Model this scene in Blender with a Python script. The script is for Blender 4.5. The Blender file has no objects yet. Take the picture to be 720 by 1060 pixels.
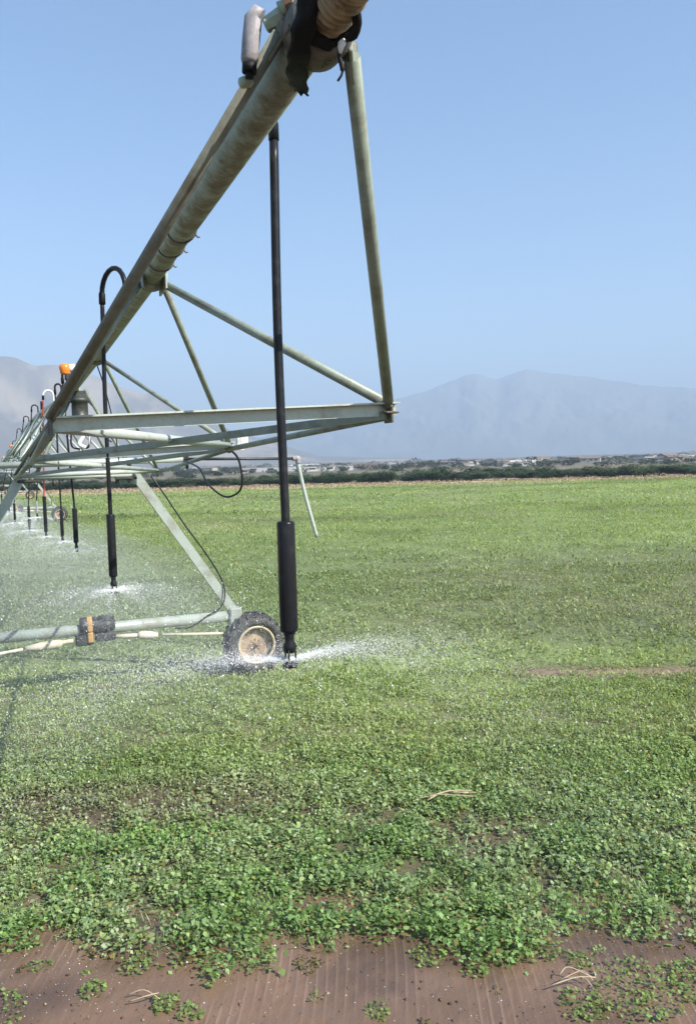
import bpy, bmesh, math, random
import numpy as np
from mathutils import Vector, Matrix

random.seed(7)
rng = np.random.default_rng(11)
R = math.radians
scene = bpy.context.scene
COL = scene.collection
V = Vector

# ------------------------------------------------------------------ helpers
class MB:
    """collects tubes, boxes and lathes, and links them as ONE mesh object"""
    def __init__(s):
        s.v, s.f, s.sm = [], [], []
        s.fixn = False
    def add(s, vs, fs, smooth):
        o = len(s.v)
        s.v += [tuple(p) for p in vs]
        for i, f in enumerate(fs):
            s.f.append([o + k for k in f])
            s.sm.append(smooth if isinstance(smooth, bool) else smooth[i])
        return s
    def path(s, pts, rad, seg=10, cap=True):
        pts = [V(p) for p in pts]
        n = len(pts)
        rs = rad if isinstance(rad, (list, tuple)) else [rad] * n
        t0 = (pts[1] - pts[0]).normalized()
        up = V((0, 0, 1)) if abs(t0.z) < .9 else V((1, 0, 0))
        a = t0.cross(up).normalized()
        vs, fs, sm = [], [], []
        for i, p in enumerate(pts):
            t = (pts[min(i + 1, n - 1)] - pts[max(i - 1, 0)]).normalized()
            a = (a - t * a.dot(t)).normalized()
            b = t.cross(a)
            for k in range(seg):
                w = 2 * math.pi * k / seg
                vs.append(p + (a * math.cos(w) + b * math.sin(w)) * rs[i])
        for i in range(n - 1):
            for k in range(seg):
                k2 = (k + 1) % seg
                fs.append([i * seg + k, i * seg + k2, (i + 1) * seg + k2, (i + 1) * seg + k]); sm.append(True)
        if cap:
            fs.append(list(range(seg))[::-1]); sm.append(False)
            fs.append([(n - 1) * seg + k for k in range(seg)]); sm.append(False)
        return s.add(vs, fs, sm)
    def tube(s, a, b, r, seg=10, r2=None):
        return s.path([a, b], [r, r if r2 is None else r2], seg)
    def prism(s, a, b, prof, ref=(0, 0, 1)):
        """extrude a closed 2-D profile (x across, y along ref) from a to b"""
        a, b = V(a), V(b)
        t = (b - a).normalized()
        x = t.cross(V(ref)).normalized()
        y = x.cross(t)
        n = len(prof)
        vs = [p + x * q[0] + y * q[1] for p in (a, b) for q in prof]
        fs = [[k, (k + 1) % n, n + (k + 1) % n, n + k] for k in range(n)]
        fs += [list(range(n))[::-1], [n + k for k in range(n)]]
        return s.add(vs, fs, False)
    def box(s, c, size, rot=None, bev=0.0):
        hx, hy, hz = [q / 2 for q in size]
        c = V(c)
        m = rot or Matrix.Identity(3)
        if bev <= 0:
            vs = [c + m @ V((sx * hx, sy * hy, sz * hz)) for sz in (-1, 1) for sx, sy in ((-1, -1), (1, -1), (1, 1), (-1, 1))]
            fs = [[3, 2, 1, 0], [4, 5, 6, 7], [0, 1, 5, 4], [1, 2, 6, 5], [2, 3, 7, 6], [3, 0, 4, 7]]
            return s.add(vs, fs, False)
        b = min(bev, hx * .9, hy * .9, hz * .9)
        prof = [(-hx + b, -hy), (hx - b, -hy), (hx, -hy + b), (hx, hy - b), (hx - b, hy), (-hx + b, hy), (-hx, hy - b), (-hx, -hy + b)]
        sh = lambda q: (q[0] * (hx - b) / hx, q[1] * (hy - b) / hy)
        rings = [([sh(q) for q in prof], -hz), (prof, -hz + b), (prof, hz - b), ([sh(q) for q in prof], hz)]
        vs = [c + m @ V((x, y, z)) for ring, z in rings for x, y in ring]
        fs = [[i * 8 + k, i * 8 + (k + 1) % 8, i * 8 + 8 + (k + 1) % 8, i * 8 + 8 + k] for i in range(3) for k in range(8)]
        fs += [list(range(8))[::-1], [24 + k for k in range(8)]]
        return s.add(vs, fs, False)
    def lathe(s, c, axis, prof, seg=24, smooth=True, closed=False):
        """prof: list of (distance along axis, radius)"""
        c, t = V(c), V(axis).normalized()
        up = V((0, 0, 1)) if abs(t.z) < .9 else V((1, 0, 0))
        a = t.cross(up).normalized(); b = t.cross(a)
        n = len(prof)
        vs = [c + t * d + (a * math.cos(2 * math.pi * k / seg) + b * math.sin(2 * math.pi * k / seg)) * r for d, r in prof for k in range(seg)]
        fs = []
        for i in range(n if closed else n - 1):
            j = (i + 1) % n
            for k in range(seg):
                k2 = (k + 1) % seg
                fs.append([i * seg + k, j * seg + k, j * seg + k2, i * seg + k2])
        sm = [smooth] * len(fs)
        if not closed:
            fs.append(list(range(seg))); sm.append(False)
            fs.append([(n - 1) * seg + k for k in range(seg)][::-1]); sm.append(False)
        return s.add(vs, fs, sm)
    def build(s, name, mat, parent=None, label=None):
        me = bpy.data.meshes.new(name)
        me.from_pydata(s.v, [], s.f)
        me.polygons.foreach_set('use_smooth', s.sm)
        me.materials.append(mat)
        if s.fixn:
            b_ = bmesh.new(); b_.from_mesh(me); bmesh.ops.recalc_face_normals(b_, faces=b_.faces); b_.to_mesh(me); b_.free()
        me.update()
        o = bpy.data.objects.new(name, me)
        COL.objects.link(o)
        if parent: o.parent = parent
        if label: o['label'] = label
        return o

def curve(pts, n=10):
    pts = [V(p) for p in pts]; o = []
    ext = [pts[0] * 2 - pts[1]] + pts + [pts[-1] * 2 - pts[-2]]
    for i in range(1, len(ext) - 2):
        p0, p1, p2, p3 = ext[i - 1:i + 3]
        for k in range(n):
            t = k / n
            o.append(.5 * ((2 * p1) + (p2 - p0) * t + (2 * p0 - 5 * p1 + 4 * p2 - p3) * t * t + (3 * p1 - p0 - 3 * p2 + p3) * t ** 3))
    return o + [pts[-1]]

def tag(o, label=None, cat=None, group=None, kind=None):
    if label: o['label'] = label
    if cat: o['category'] = cat
    if group: o['group'] = group
    if kind: o['kind'] = kind
    return o

def empty(name, loc=(0, 0, 0), rz=0):
    o = bpy.data.objects.new(name, None)
    COL.objects.link(o)
    o.location = loc; o.rotation_euler = (0, 0, rz)
    o.empty_display_size = .2
    return o

def copy_tree(o, parent=None):
    c = o.copy(); COL.objects.link(c); c.parent = parent
    for ch in list(o.children): copy_tree(ch, c)
    return c

def np_mesh(name, verts, quads, mat, cols=None, smooth=False):
    """a mesh of quads straight from numpy arrays, with a colour per face"""
    me = bpy.data.meshes.new(name)
    nv, nf = len(verts), len(quads)
    me.vertices.add(nv); me.vertices.foreach_set('co', np.asarray(verts, np.float32).ravel())
    k = quads.shape[1]
    me.loops.add(nf * k); me.loops.foreach_set('vertex_index', np.asarray(quads, np.int32).ravel())
    me.polygons.add(nf)
    me.polygons.foreach_set('loop_start', np.arange(0, nf * k, k, dtype=np.int32))
    if cols is not None:
        at = me.attributes.new('col', 'FLOAT_COLOR', 'FACE' if len(cols) == nf else 'POINT')
        c4 = np.ones((len(cols), 4), np.float32); c4[:, :3] = cols
        at.data.foreach_set('color', c4.ravel())
    me.update(calc_edges=True)
    if smooth: me.polygons.foreach_set('use_smooth', np.ones(nf, bool))
    me.materials.append(mat)
    o = bpy.data.objects.new(name, me)
    COL.objects.link(o)
    return o

def _hash(ix, iy, seed):
    h = (ix.astype(np.int64) * 374761393 + iy.astype(np.int64) * 668265263 + seed * 974711) & 0x7fffffff
    h = ((h ^ (h >> 13)) * 1274126177) & 0x7fffffff
    return ((h ^ (h >> 16)) & 0xffff) / 65535.0

def noise(x, y, seed=0):
    ix, iy = np.floor(x), np.floor(y)
    fx, fy = x - ix, y - iy
    fx = fx * fx * (3 - 2 * fx); fy = fy * fy * (3 - 2 * fy)
    a = _hash(ix, iy, seed); b = _hash(ix + 1, iy, seed); c = _hash(ix, iy + 1, seed); d = _hash(ix + 1, iy + 1, seed)
    return (a * (1 - fx) + b * fx) * (1 - fy) + (c * (1 - fx) + d * fx) * fy

def fbm(x, y, seed=0, octv=4):
    t, amp, tot = 0, 1., 0
    for i in range(octv):
        t = t + noise(x * 2 ** i + 13.7 * i, y * 2 ** i + 7.3 * i, seed + i) * amp
        tot += amp; amp *= .5
    return t / tot

def sstep(a, b, x):
    t = np.clip((x - a) / (b - a), 0, 1)
    return t * t * (3 - 2 * t)

# ------------------------------------------------------------------ materials
def new_mat(name):
    m = bpy.data.materials.new(name); m.use_nodes = True
    nt = m.node_tree; nt.nodes.clear()
    out = nt.nodes.new('ShaderNodeOutputMaterial')
    return m, nt, out

def principled(nt, **kw):
    b = nt.nodes.new('ShaderNodeBsdfPrincipled')
    for k, v in kw.items():
        b.inputs[k].default_value = v
    return b

def weathered(name, base, dirt, rough=.5, metal=0., scale=6., amount=.5, bump=.15, fine=60., streak=None):
    m, nt, out = new_mat(name)
    N, L = nt.nodes, nt.links
    tc = N.new('ShaderNodeTexCoord')
    mp = N.new('ShaderNodeMapping')
    if streak: mp.inputs['Scale'].default_value = streak
    L.new(tc.outputs['Object'], mp.inputs['Vector'])
    n1 = N.new('ShaderNodeTexNoise'); n1.inputs['Scale'].default_value = scale; n1.inputs['Detail'].default_value = 6; n1.inputs['Roughness'].default_value = .65
    n2 = N.new('ShaderNodeTexNoise'); n2.inputs['Scale'].default_value = fine; n2.inputs['Detail'].default_value = 3
    L.new(mp.outputs['Vector'], n1.inputs['Vector']); L.new(tc.outputs['Object'], n2.inputs['Vector'])
    rp = N.new('ShaderNodeValToRGB')
    rp.color_ramp.elements[0].position = .62 - amount * .35; rp.color_ramp.elements[0].color = (0, 0, 0, 1)
    rp.color_ramp.elements[1].position = .78 - amount * .2; rp.color_ramp.elements[1].color = (1, 1, 1, 1)
    L.new(n1.outputs['Fac'], rp.inputs['Fac'])
    mx = N.new('ShaderNodeMix'); mx.data_type = 'RGBA'
    mx.inputs['A'].default_value = (*base, 1); mx.inputs['B'].default_value = (*dirt, 1)
    L.new(rp.outputs['Color'], mx.inputs['Factor'])
    m2 = N.new('ShaderNodeMix'); m2.data_type = 'RGBA'; m2.blend_type = 'MULTIPLY'; m2.inputs['Factor'].default_value = .35
    L.new(mx.outputs['Result'], m2.inputs['A']); L.new(n2.outputs['Fac'], m2.inputs['B'])
    b = principled(nt, Roughness=rough, Metallic=metal)
    L.new(m2.outputs['Result'], b.inputs['Base Color'])
    bp = N.new('ShaderNodeBump'); bp.inputs['Strength'].default_value = bump; bp.inputs['Distance'].default_value = .004
    L.new(n2.outputs['Fac'], bp.inputs['Height']); L.new(bp.outputs['Normal'], b.inputs['Normal'])
    L.new(b.outputs[0], out.inputs['Surface'])
    return m

def leaf_mat(name, rough=.45, trans=.35, spec=.4):
    m, nt, out = new_mat(name)
    N, L = nt.nodes, nt.links
    at = N.new('ShaderNodeAttribute'); at.attribute_name = 'col'
    b = principled(nt, Roughness=rough); b.inputs['Specular IOR Level'].default_value = spec
    t = N.new('ShaderNodeBsdfTranslucent')
    g = N.new('ShaderNodeMix'); g.data_type = 'RGBA'; g.blend_type = 'MULTIPLY'; g.inputs['Factor'].default_value = 1
    g.inputs['B'].default_value = (1.25, 1.2, .55, 1)
    L.new(at.outputs['Color'], b.inputs['Base Color']); L.new(at.outputs['Color'], g.inputs['A']); L.new(g.outputs['Result'], t.inputs['Color'])
    mx = N.new('ShaderNodeMixShader'); mx.inputs['Fac'].default_value = trans
    L.new(b.outputs[0], mx.inputs[1]); L.new(t.outputs[0], mx.inputs[2]); L.new(mx.outputs[0], out.inputs['Surface'])
    return m

M = {}
M['pipe'] = weathered('galvanized_pipe', (.29, .30, .21), (.12, .10, .05), .5, .1, 5.5, .75, .3, 45)
M['rusty_pipe'] = weathered('rusty_hose', (.40, .31, .19), (.13, .085, .045), .7, 0, 16, .5, .5, 60)
M['strut'] = weathered('weathered_shaded_strut', (.27, .315, .25), (.17, .155, .11), .5, .1, 7, .45, .15, 70)  # weathered steel, base darkened to carry the shade on the bars' visible faces
def pipe_mat():
    m, nt, out = new_mat('algae_stained_pipe')
    N, L = nt.nodes, nt.links
    tc = N.new('ShaderNodeTexCoord'); sx = N.new('ShaderNodeSeparateXYZ'); L.new(tc.outputs['Object'], sx.inputs[0])
    n1 = N.new('ShaderNodeTexNoise'); n1.inputs['Scale'].default_value = 9; n1.inputs['Detail'].default_value = 8; n1.inputs['Roughness'].default_value = .75
    n2 = N.new('ShaderNodeTexNoise'); n2.inputs['Scale'].default_value = 45; n2.inputs['Detail'].default_value = 5
    L.new(tc.outputs['Object'], n1.inputs['Vector']); L.new(tc.outputs['Object'], n2.inputs['Vector'])
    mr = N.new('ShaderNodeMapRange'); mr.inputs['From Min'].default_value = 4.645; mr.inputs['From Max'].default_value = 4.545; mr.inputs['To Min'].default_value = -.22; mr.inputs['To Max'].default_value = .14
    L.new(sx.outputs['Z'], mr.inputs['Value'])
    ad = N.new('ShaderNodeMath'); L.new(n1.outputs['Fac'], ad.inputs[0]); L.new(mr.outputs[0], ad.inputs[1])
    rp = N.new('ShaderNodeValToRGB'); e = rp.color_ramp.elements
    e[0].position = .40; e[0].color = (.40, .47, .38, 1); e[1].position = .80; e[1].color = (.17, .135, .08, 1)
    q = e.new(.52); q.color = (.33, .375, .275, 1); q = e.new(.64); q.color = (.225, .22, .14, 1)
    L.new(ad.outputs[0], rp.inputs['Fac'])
    mx = N.new('ShaderNodeMix'); mx.data_type = 'RGBA'; mx.blend_type = 'MULTIPLY'; mx.inputs['Factor'].default_value = .4
    L.new(rp.outputs['Color'], mx.inputs['A']); L.new(n2.outputs['Fac'], mx.inputs['B'])
    b = principled(nt, Roughness=.55); L.new(mx.outputs['Result'], b.inputs['Base Color'])
    bp = N.new('ShaderNodeBump'); bp.inputs['Strength'].default_value = .4; bp.inputs['Distance'].default_value = .004
    L.new(n2.outputs['Fac'], bp.inputs['Height']); L.new(bp.outputs['Normal'], b.inputs['Normal']); L.new(b.outputs[0], out.inputs['Surface'])
    return m
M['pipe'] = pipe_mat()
M['shaded_rusty_strut'] = weathered('shaded_rusty_strut', (.20, .205, .155), (.13, .11, .075), .6, .1, 9, .5, .2, 70)  # browner rusty braces, with their unlit look also put into the darker base
M['paint'] = weathered('pale_painted_steel', (.46, .51, .45), (.30, .29, .23), .42, .1, 5, .3, .1, 70)
M['beam'] = weathered('pale_beam', (.36, .41, .36), (.24, .23, .18), .45, .1, 3, .4, .1, 50)
M['flange'] = weathered('dark_flange', (.16, .15, .12), (.07, .05, .035), .6, .2, 10, .5, .3, 60)
M['rubber'] = weathered('black_rubber', (.010, .010, .012), (.03, .027, .024), .6, 0, 12, .3, .3, 80)
M['poly'] = weathered('black_poly_hose', (.014, .015, .018), (.035, .035, .035), .38, 0, 20, .3, .1, 90)
M['weight'] = weathered('black_weight_sleeve', (.013, .014, .017), (.03, .03, .03), .3, 0, 25, .25, .08, 120)
M['red'] = weathered('red_hose', (.45, .05, .03), (.25, .06, .04), .5, 0, 15, .3)
M['white_plastic'] = weathered('white_plastic', (.78, .78, .75), (.55, .52, .45), .45, 0, 9, .3)
M['grey_plastic'] = weathered('grey_plastic', (.36, .34, .35), (.20, .18, .165), .6, 0, 22, .6)
M['green_metal'] = weathered('pale_green_casting', (.38, .46, .34), (.24, .22, .15), .5, .1, 14, .4)
M['rust'] = weathered('rust', (.17, .085, .035), (.07, .035, .02), .8, 0, 25, .5, .4)
M['tyre'] = weathered('muddy_tyre', (.035, .036, .038), (.085, .078, .066), .7, 0, 9, .5, .4, 40)
M['rim'] = weathered('tan_rim', (.42, .31, .19), (.17, .115, .07), .7, .05, 8, .7, .2, 40)
M['rim_edge'] = weathered('pale_rim_edge', (.55, .48, .34), (.28, .21, .13), .6, .05, 9, .6)
M['motor'] = weathered('dark_motor', (.035, .04, .042), (.12, .11, .1), .5, .2, 12, .35, .3, 40)
M['orange_motor'] = weathered('orange_gear_case', (.50, .29, .09), (.20, .14, .08), .5, 0, 9, .4)
M['cream'] = weathered('cream_shaft', (.62, .58, .46), (.40, .34, .24), .5, 0, 8, .4)
M['dark_box'] = weathered('dark_green_steel', (.035, .042, .035), (.09, .085, .07), .5, .2, 10, .4)
M['beacon'] = weathered('orange_lens', (.85, .24, .03), (.7, .18, .02), .25, 0, 8, .2, .03)
M['straw'] = weathered('dry_straw', (.46, .38, .25), (.30, .23, .14), .7, 0, 30, .4)

for k_ in ('poly', 'weight', 'rubber'):
    for n_ in M[k_].node_tree.nodes:
        if n_.type == 'BSDF_PRINCIPLED': n_.inputs['Specular IOR Level'].default_value = .18
# water drops
m, nt, out = new_mat('water_drops')
b = principled(nt, Roughness=.12, IOR=1.33); b.inputs['Base Color'].default_value = (.93, .95, .97, 1)
tr = nt.nodes.new('ShaderNodeBsdfTransparent'); mx = nt.nodes.new('ShaderNodeMixShader'); mx.inputs['Fac'].default_value = .62
nt.links.new(tr.outputs[0], mx.inputs[1]); nt.links.new(b.outputs[0], mx.inputs[2]); nt.links.new(mx.outputs[0], out.inputs['Surface'])
M['drops'] = m

def volume_mat(name, color, dens, aniso):
    m, nt, out = new_mat(name)
    v = nt.nodes.new('ShaderNodeVolumePrincipled')
    v.inputs['Color'].default_value = (*color, 1); v.inputs['Density'].default_value = dens; v.inputs['Anisotropy'].default_value = aniso
    nt.links.new(v.outputs[0], out.inputs['Volume'])
    return m

# ------------------------------------------------------------------ camera
CAM_H = 3.37
cam = bpy.data.cameras.new('camera'); co = bpy.data.objects.new('camera', cam); COL.objects.link(co)
co.matrix_world = Matrix.Translation((0, 0, CAM_H)) @ Matrix.Rotation(R(90 - 3.65), 4, 'X') @ Matrix.Rotation(R(-1.6), 4, 'Z')
cam.sensor_fit = 'VERTICAL'; cam.sensor_height = 24; cam.sensor_width = 24
cam.lens = 24 * 830 / 1060
cam.clip_start = .05; cam.clip_end = 30000
scene.camera = co

# ------------------------------------------------------------------ sun and sky
SUN = V((1.0, -.70, 1.08)).normalized()
EL = math.asin(SUN.z); AZ = math.atan2(SUN.x, SUN.y)
w = bpy.data.worlds.new('World'); scene.world = w; w.use_nodes = True
nt = w.node_tree; nt.nodes.clear()
sky = nt.nodes.new('ShaderNodeTexSky'); sky.sky_type = 'NISHITA'; sky.sun_disc = False
sky.sun_elevation = EL; sky.sun_rotation = AZ
sky.altitude = 300; sky.air_density = 1.0; sky.dust_density = 0.4; sky.ozone_density = 0.55
bg = nt.nodes.new('ShaderNodeBackground'); bg.inputs['Strength'].default_value = .074
wo = nt.nodes.new('ShaderNodeOutputWorld')
hs = nt.nodes.new('ShaderNodeHueSaturation'); hs.inputs['Saturation'].default_value = 1.22
nt.links.new(sky.outputs[0], hs.inputs['Color']); nt.links.new(hs.outputs[0], bg.inputs['Color']); nt.links.new(bg.outputs[0], wo.inputs['Surface'])
sd = bpy.data.lights.new('sun', 'SUN'); sd.energy = 3.6; sd.angle = R(.53); sd.color = (1, .95, .87)
so = bpy.data.objects.new('sun', sd); COL.objects.link(so)
so.rotation_euler = (-SUN).to_track_quat('-Z', 'Y').to_euler()
scene.view_settings.view_transform = 'Standard'; scene.view_settings.look = 'None'
scene.view_settings.exposure = 1.5; scene.view_settings.gamma = 1
scene.cycles.use_denoising = True
scene.cycles.max_bounces = 6; scene.cycles.transparent_max_bounces = 24
scene.cycles.volume_bounces = 0

# ------------------------------------------------------------------ haze (air between here and the mountains)
hz = MB(); hz.box((0, 3900, 359), (12400, 8200, 722))
tag(hz.build('haze', volume_mat('haze_air', (.59, .765, 1.0), .00038, .0)), 'thin pale blue haze over the plain and hills', kind='stuff')

# ------------------------------------------------------------------ the field: what grows where
def mud_edge(x):
    """distance (y) at which the crop starts"""
    return 5.20 + .10 * (x * .35) ** 2 + .22 * (fbm(x * 1.1 + 3, x * 0 + 1, 3, 4) - .5) * 2 + .10 * np.sin(x * 1.7 + .6) + .14 * sstep(.3, 2.4, x)

def field(x, y):
    """cover 0..1, and the crop's own colour"""
    big = fbm(x * .12, y * .09, 21, 4); mid = fbm(x * .55, y * .45, 31, 4); sm = fbm(x * 2.3, y * 2.3, 41, 3)
    lush = np.array([.205, .292, .110]); yel = np.array([.246, .308, .096]); grey = np.array([.208, .262, .112]); dry = np.array([.245, .238, .125])
    cover = np.ones_like(x)
    edge = mud_edge(x)
    cover *= sstep(-.1, .35, y - edge + (sm - .5) * .7)
    # bare, trampled patch on the left and thin spots behind the first plants
    bare = sstep(.0, .5, .62 - np.hypot((x + 2.3) / 2.6, (y - 7.9) / .75) + (mid - .5) * 1.2 + .25)
    bare2 = sstep(.52, .68, fbm(x * .9, y * 1.2, 55, 4)) * sstep(5.8, 6.6, y) * sstep(9.2, 7.4, y) * .5
    cover *= 1 - .85 * np.maximum(bare * .8, bare2)
    tr = np.exp(-((y - (12.35 - .02 * x + .1 * np.sin(x))) / .42) ** 2) * sstep(1.9, 2.9, x)
    cover *= 1 - .97 * tr
    tr2 = np.exp(-((y - (12.95 + .375 / .927 * (x + 1.65))) / .22) ** 2) * sstep(-1.2, -1.8, x)
    cover *= 1 - .8 * tr2
    thin = sstep(13.0, 15.5, y) * sstep(30, 21, y) * sstep(-3, 4, x - (y - 14) * .1)
    cover *= 1 - thin * (.12 + .3 * sstep(.45, .62, mid))
    c = np.empty(x.shape + (3,))
    wy = sstep(6.4, 10.0, y) * (.8 + .5 * (mid - .5))
    hue = sstep(.36, .64, fbm(x * 1.7 + 5, y * 2.0, 83, 4))[..., None]
    rich = np.array([.172, .268, .074]); lushv = rich * (1 - hue) + np.array([.226, .300, .112]) * hue
    for k in range(3):
        v = lushv[..., k] * (1 - wy) + yel[k] * wy
        g = sstep(12.5, 15, y) * sstep(34, 22, y) * .75
        v = v * (1 - g) + grey[k] * g
        d = np.clip(thin * .25 + bare * .5 + sstep(.55, .7, big) * .35 * sstep(16, 30, y), 0, .8)
        v = v * (1 - d) + dry[k] * d
        v = v * (1 + .40 * (big - .5) + .35 * (mid - .5))
        c[..., k] = v
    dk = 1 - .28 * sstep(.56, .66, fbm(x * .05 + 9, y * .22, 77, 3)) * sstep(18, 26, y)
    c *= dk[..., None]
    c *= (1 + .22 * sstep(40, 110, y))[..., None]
    return cover, c

# ground: one sheet to the mountains
ys = np.concatenate([[-600, -200, -60, -20, -6, 0, 3], np.arange(3.5, 30, .12), 30 * 1.02 ** np.arange(0, 270)])
ys = ys[ys < 6800]; ys = np.append(ys, 7300)
ts = np.linspace(-.8, .8, 181)
Y, T = np.meshgrid(ys, ts, indexing='ij')
X = T * np.maximum(Y, 12)
X = np.where(Y < 3.2, T * (400 if False else 12 + 40 * np.clip(3.2 - Y, 0, 14)), X)
cov, colr = field(X, Y)
soil = np.array([.115, .082, .058])[None, None] * (.8 + .4 * fbm(X * 3, Y * 3, 91, 3))[..., None]
wet = np.array([.062, .042, .030])[None, None]
gw = cov * (.18 + .82 * sstep(8.0, 13, Y))
trk = np.exp(-((Y - (12.35 - .02 * X + .1 * np.sin(X))) / .25) ** 2) * sstep(1.9, 2.9, X)
soil = soil * (1 + 1.3 * trk[..., None])
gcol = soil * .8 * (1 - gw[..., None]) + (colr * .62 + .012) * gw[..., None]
far = sstep(98, 106, Y)
plain = np.array([.20, .155, .105])[None, None] * (.75 + .5 * fbm(X * .004, Y * .003, 5, 4))[..., None]
plain = plain * (1 + .7 * sstep(150, 118, Y))[..., None]
tow = sstep(140, 260, Y)
plain = plain * (1 - tow[..., None] * .55) + np.array([.09, .10, .06])[None, None] * tow[..., None] * .55
gcol = gcol * (1 - far[..., None]) + plain * far[..., None]
ny, nx = Y.shape
idx = np.arange(ny * nx).reshape(ny, nx)
quads = np.stack([idx[:-1, :-1], idx[:-1, 1:], idx[1:, 1:], idx[1:, :-1]], -1).reshape(-1, 4)
m, nt, out = new_mat('field_ground')
N, L = nt.nodes, nt.links
at = N.new('ShaderNodeAttribute'); at.attribute_name = 'col'
tc = N.new('ShaderNodeTexCoord')
n1 = N.new('ShaderNodeTexNoise'); n1.inputs['Scale'].default_value = 9; n1.inputs['Detail'].default_value = 8; n1.inputs['Roughness'].default_value = .7
n2 = N.new('ShaderNodeTexNoise'); n2.inputs['Scale'].default_value = .6; n2.inputs['Detail'].default_value = 8; n2.inputs['Roughness'].default_value = .7
L.new(tc.outputs['Object'], n1.inputs['Vector']); L.new(tc.outputs['Object'], n2.inputs['Vector'])
ad = N.new('ShaderNodeMath'); ad.operation = 'ADD'; L.new(n1.outputs['Fac'], ad.inputs[0]); L.new(n2.outputs['Fac'], ad.inputs[1])
mr = N.new('ShaderNodeMapRange'); mr.inputs['From Min'].default_value = .6; mr.inputs['From Max'].default_value = 1.4; mr.inputs['To Min'].default_value = .55; mr.inputs['To Max'].default_value = 1.45
L.new(ad.outputs[0], mr.inputs['Value'])
mu = N.new('ShaderNodeVectorMath'); mu.operation = 'SCALE'; L.new(at.outputs['Color'], mu.inputs[0]); L.new(mr.outputs[0], mu.inputs['Scale'])
b = principled(nt, Roughness=.8); b.inputs['Specular IOR Level'].default_value = .25
L.new(mu.outputs[0], b.inputs['Base Color'])
bp = N.new('ShaderNodeBump'); bp.inputs['Strength'].default_value = .6; bp.inputs['Distance'].default_value = .05
L.new(n1.outputs['Fac'], bp.inputs['Height']); L.new(bp.outputs['Normal'], b.inputs['Normal'])
L.new(b.outputs[0], out.inputs['Surface'])
g = np_mesh('ground', np.stack([X, Y, np.zeros_like(X)], -1).reshape(-1, 3), quads, m, gcol.reshape(-1, 3), True)
tag(g, kind='structure')

# wet mud strip in front, with fine drag lines along it
gx = np.arange(-4.6, 4.61, .008); gy = np.arange(3.4, 6.9, .02)
GX, GY = np.meshgrid(gx, gy)
lane = GX * 1.0 + .03 * np.sin(GY * 2.1) + .02 * noise(GX * 4, GY * 1.5, 8)
ridge = np.clip(np.sin(lane * 2 * math.pi / .064), 0, 1) ** 6 * (.12 + .88 * sstep(.3, .8, fbm(GX * 3.7, GY * 2.2, 15, 3)))
GZ = .010 + .010 * (fbm(GX * 2.2, GY * 2.2, 61, 4) - .5) + .014 * (fbm(GX * 12, GY * 12, 62, 4) - .5) + .005 * ridge
edge = mud_edge(GX) + .9
GZ -= sstep(-.1, .5, GY - edge + .3) * .03
mc = np.array([.142, .088, .057])[None, None] * (.72 + .5 * fbm(GX * 1.6, GY * 2.6, 66, 4))[..., None] + ridge[..., None] * np.array([.062, .051, .040])
mc *= (1 - .35 * sstep(.55, .7, fbm(GX * .8, GY * 1.5, 67, 3)))[..., None]
n_y, n_x = GX.shape
idx = np.arange(n_y * n_x).reshape(n_y, n_x)
quads = np.stack([idx[:-1, :-1], idx[:-1, 1:], idx[1:, 1:], idx[1:, :-1]], -1).reshape(-1, 4)
m, nt, out = new_mat('wet_mud')
N, L = nt.nodes, nt.links
at = N.new('ShaderNodeAttribute'); at.attribute_name = 'col'
tc = N.new('ShaderNodeTexCoord')
n1 = N.new('ShaderNodeTexNoise'); n1.inputs['Scale'].default_value = 55; n1.inputs['Detail'].default_value = 6
n2 = N.new('ShaderNodeTexNoise'); n2.inputs['Scale'].default_value = 2.5; n2.inputs['Detail'].default_value = 4
L.new(tc.outputs['Object'], n1.inputs['Vector']); L.new(tc.outputs['Object'], n2.inputs['Vector'])
b = principled(nt); b.inputs['Specular IOR Level'].default_value = .5
mr = N.new('ShaderNodeMapRange'); mr.inputs['From Min'].default_value = .35; mr.inputs['From Max'].default_value = .65; mr.inputs['To Min'].default_value = .2; mr.inputs['To Max'].default_value = .5
L.new(n2.outputs['Fac'], mr.inputs['Value']); L.new(mr.outputs[0], b.inputs['Roughness'])
L.new(at.outputs['Color'], b.inputs['Base Color'])
bp = N.new('ShaderNodeBump'); bp.inputs['Strength'].default_value = .35; bp.inputs['Distance'].default_value = .01
L.new(n1.outputs['Fac'], bp.inputs['Height']); L.new(bp.outputs['Normal'], b.inputs['Normal'])
L.new(b.outputs[0], out.inputs['Surface'])
g = np_mesh('mud_path', np.stack([GX, GY, GZ], -1).reshape(-1, 3), quads, m, mc.reshape(-1, 3), True)
tag(g, kind='structure')

cr_v, cr_f, cr_c = [], [], []
OV = np.array([[1, 0, 0], [0, 1, 0], [-1, 0, 0], [0, -1, 0], [0, 0, .7], [0, 0, -.7]])
OF = np.array([[0, 1, 4], [1, 2, 4], [2, 3, 4], [3, 0, 4], [1, 0, 5], [2, 1, 5], [3, 2, 5], [0, 3, 5]])
nc = 1500
cx = rng.uniform(-3.6, 3.6, nc); cy = 4.2 + 1.7 * rng.uniform(0, 1, nc); cs = .004 + .011 * rng.uniform(0, 1, nc) ** 4
cvs = np.stack([cx, cy, np.full(nc, .014)], 1)[:, None] + OV[None] * cs[:, None, None] * rng.uniform(.6, 1.4, (nc, 6, 1))
cfs = (OF[None] + (np.arange(nc) * 6)[:, None, None]).reshape(-1, 3)
ccs = np.repeat(np.where(rng.uniform(0, 1, (nc, 1)) < .8, np.array([[.075, .046, .030]]), np.array([[.22, .17, .11]])) * rng.uniform(.6, 1.3, (nc, 1)), 8, 0)
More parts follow.
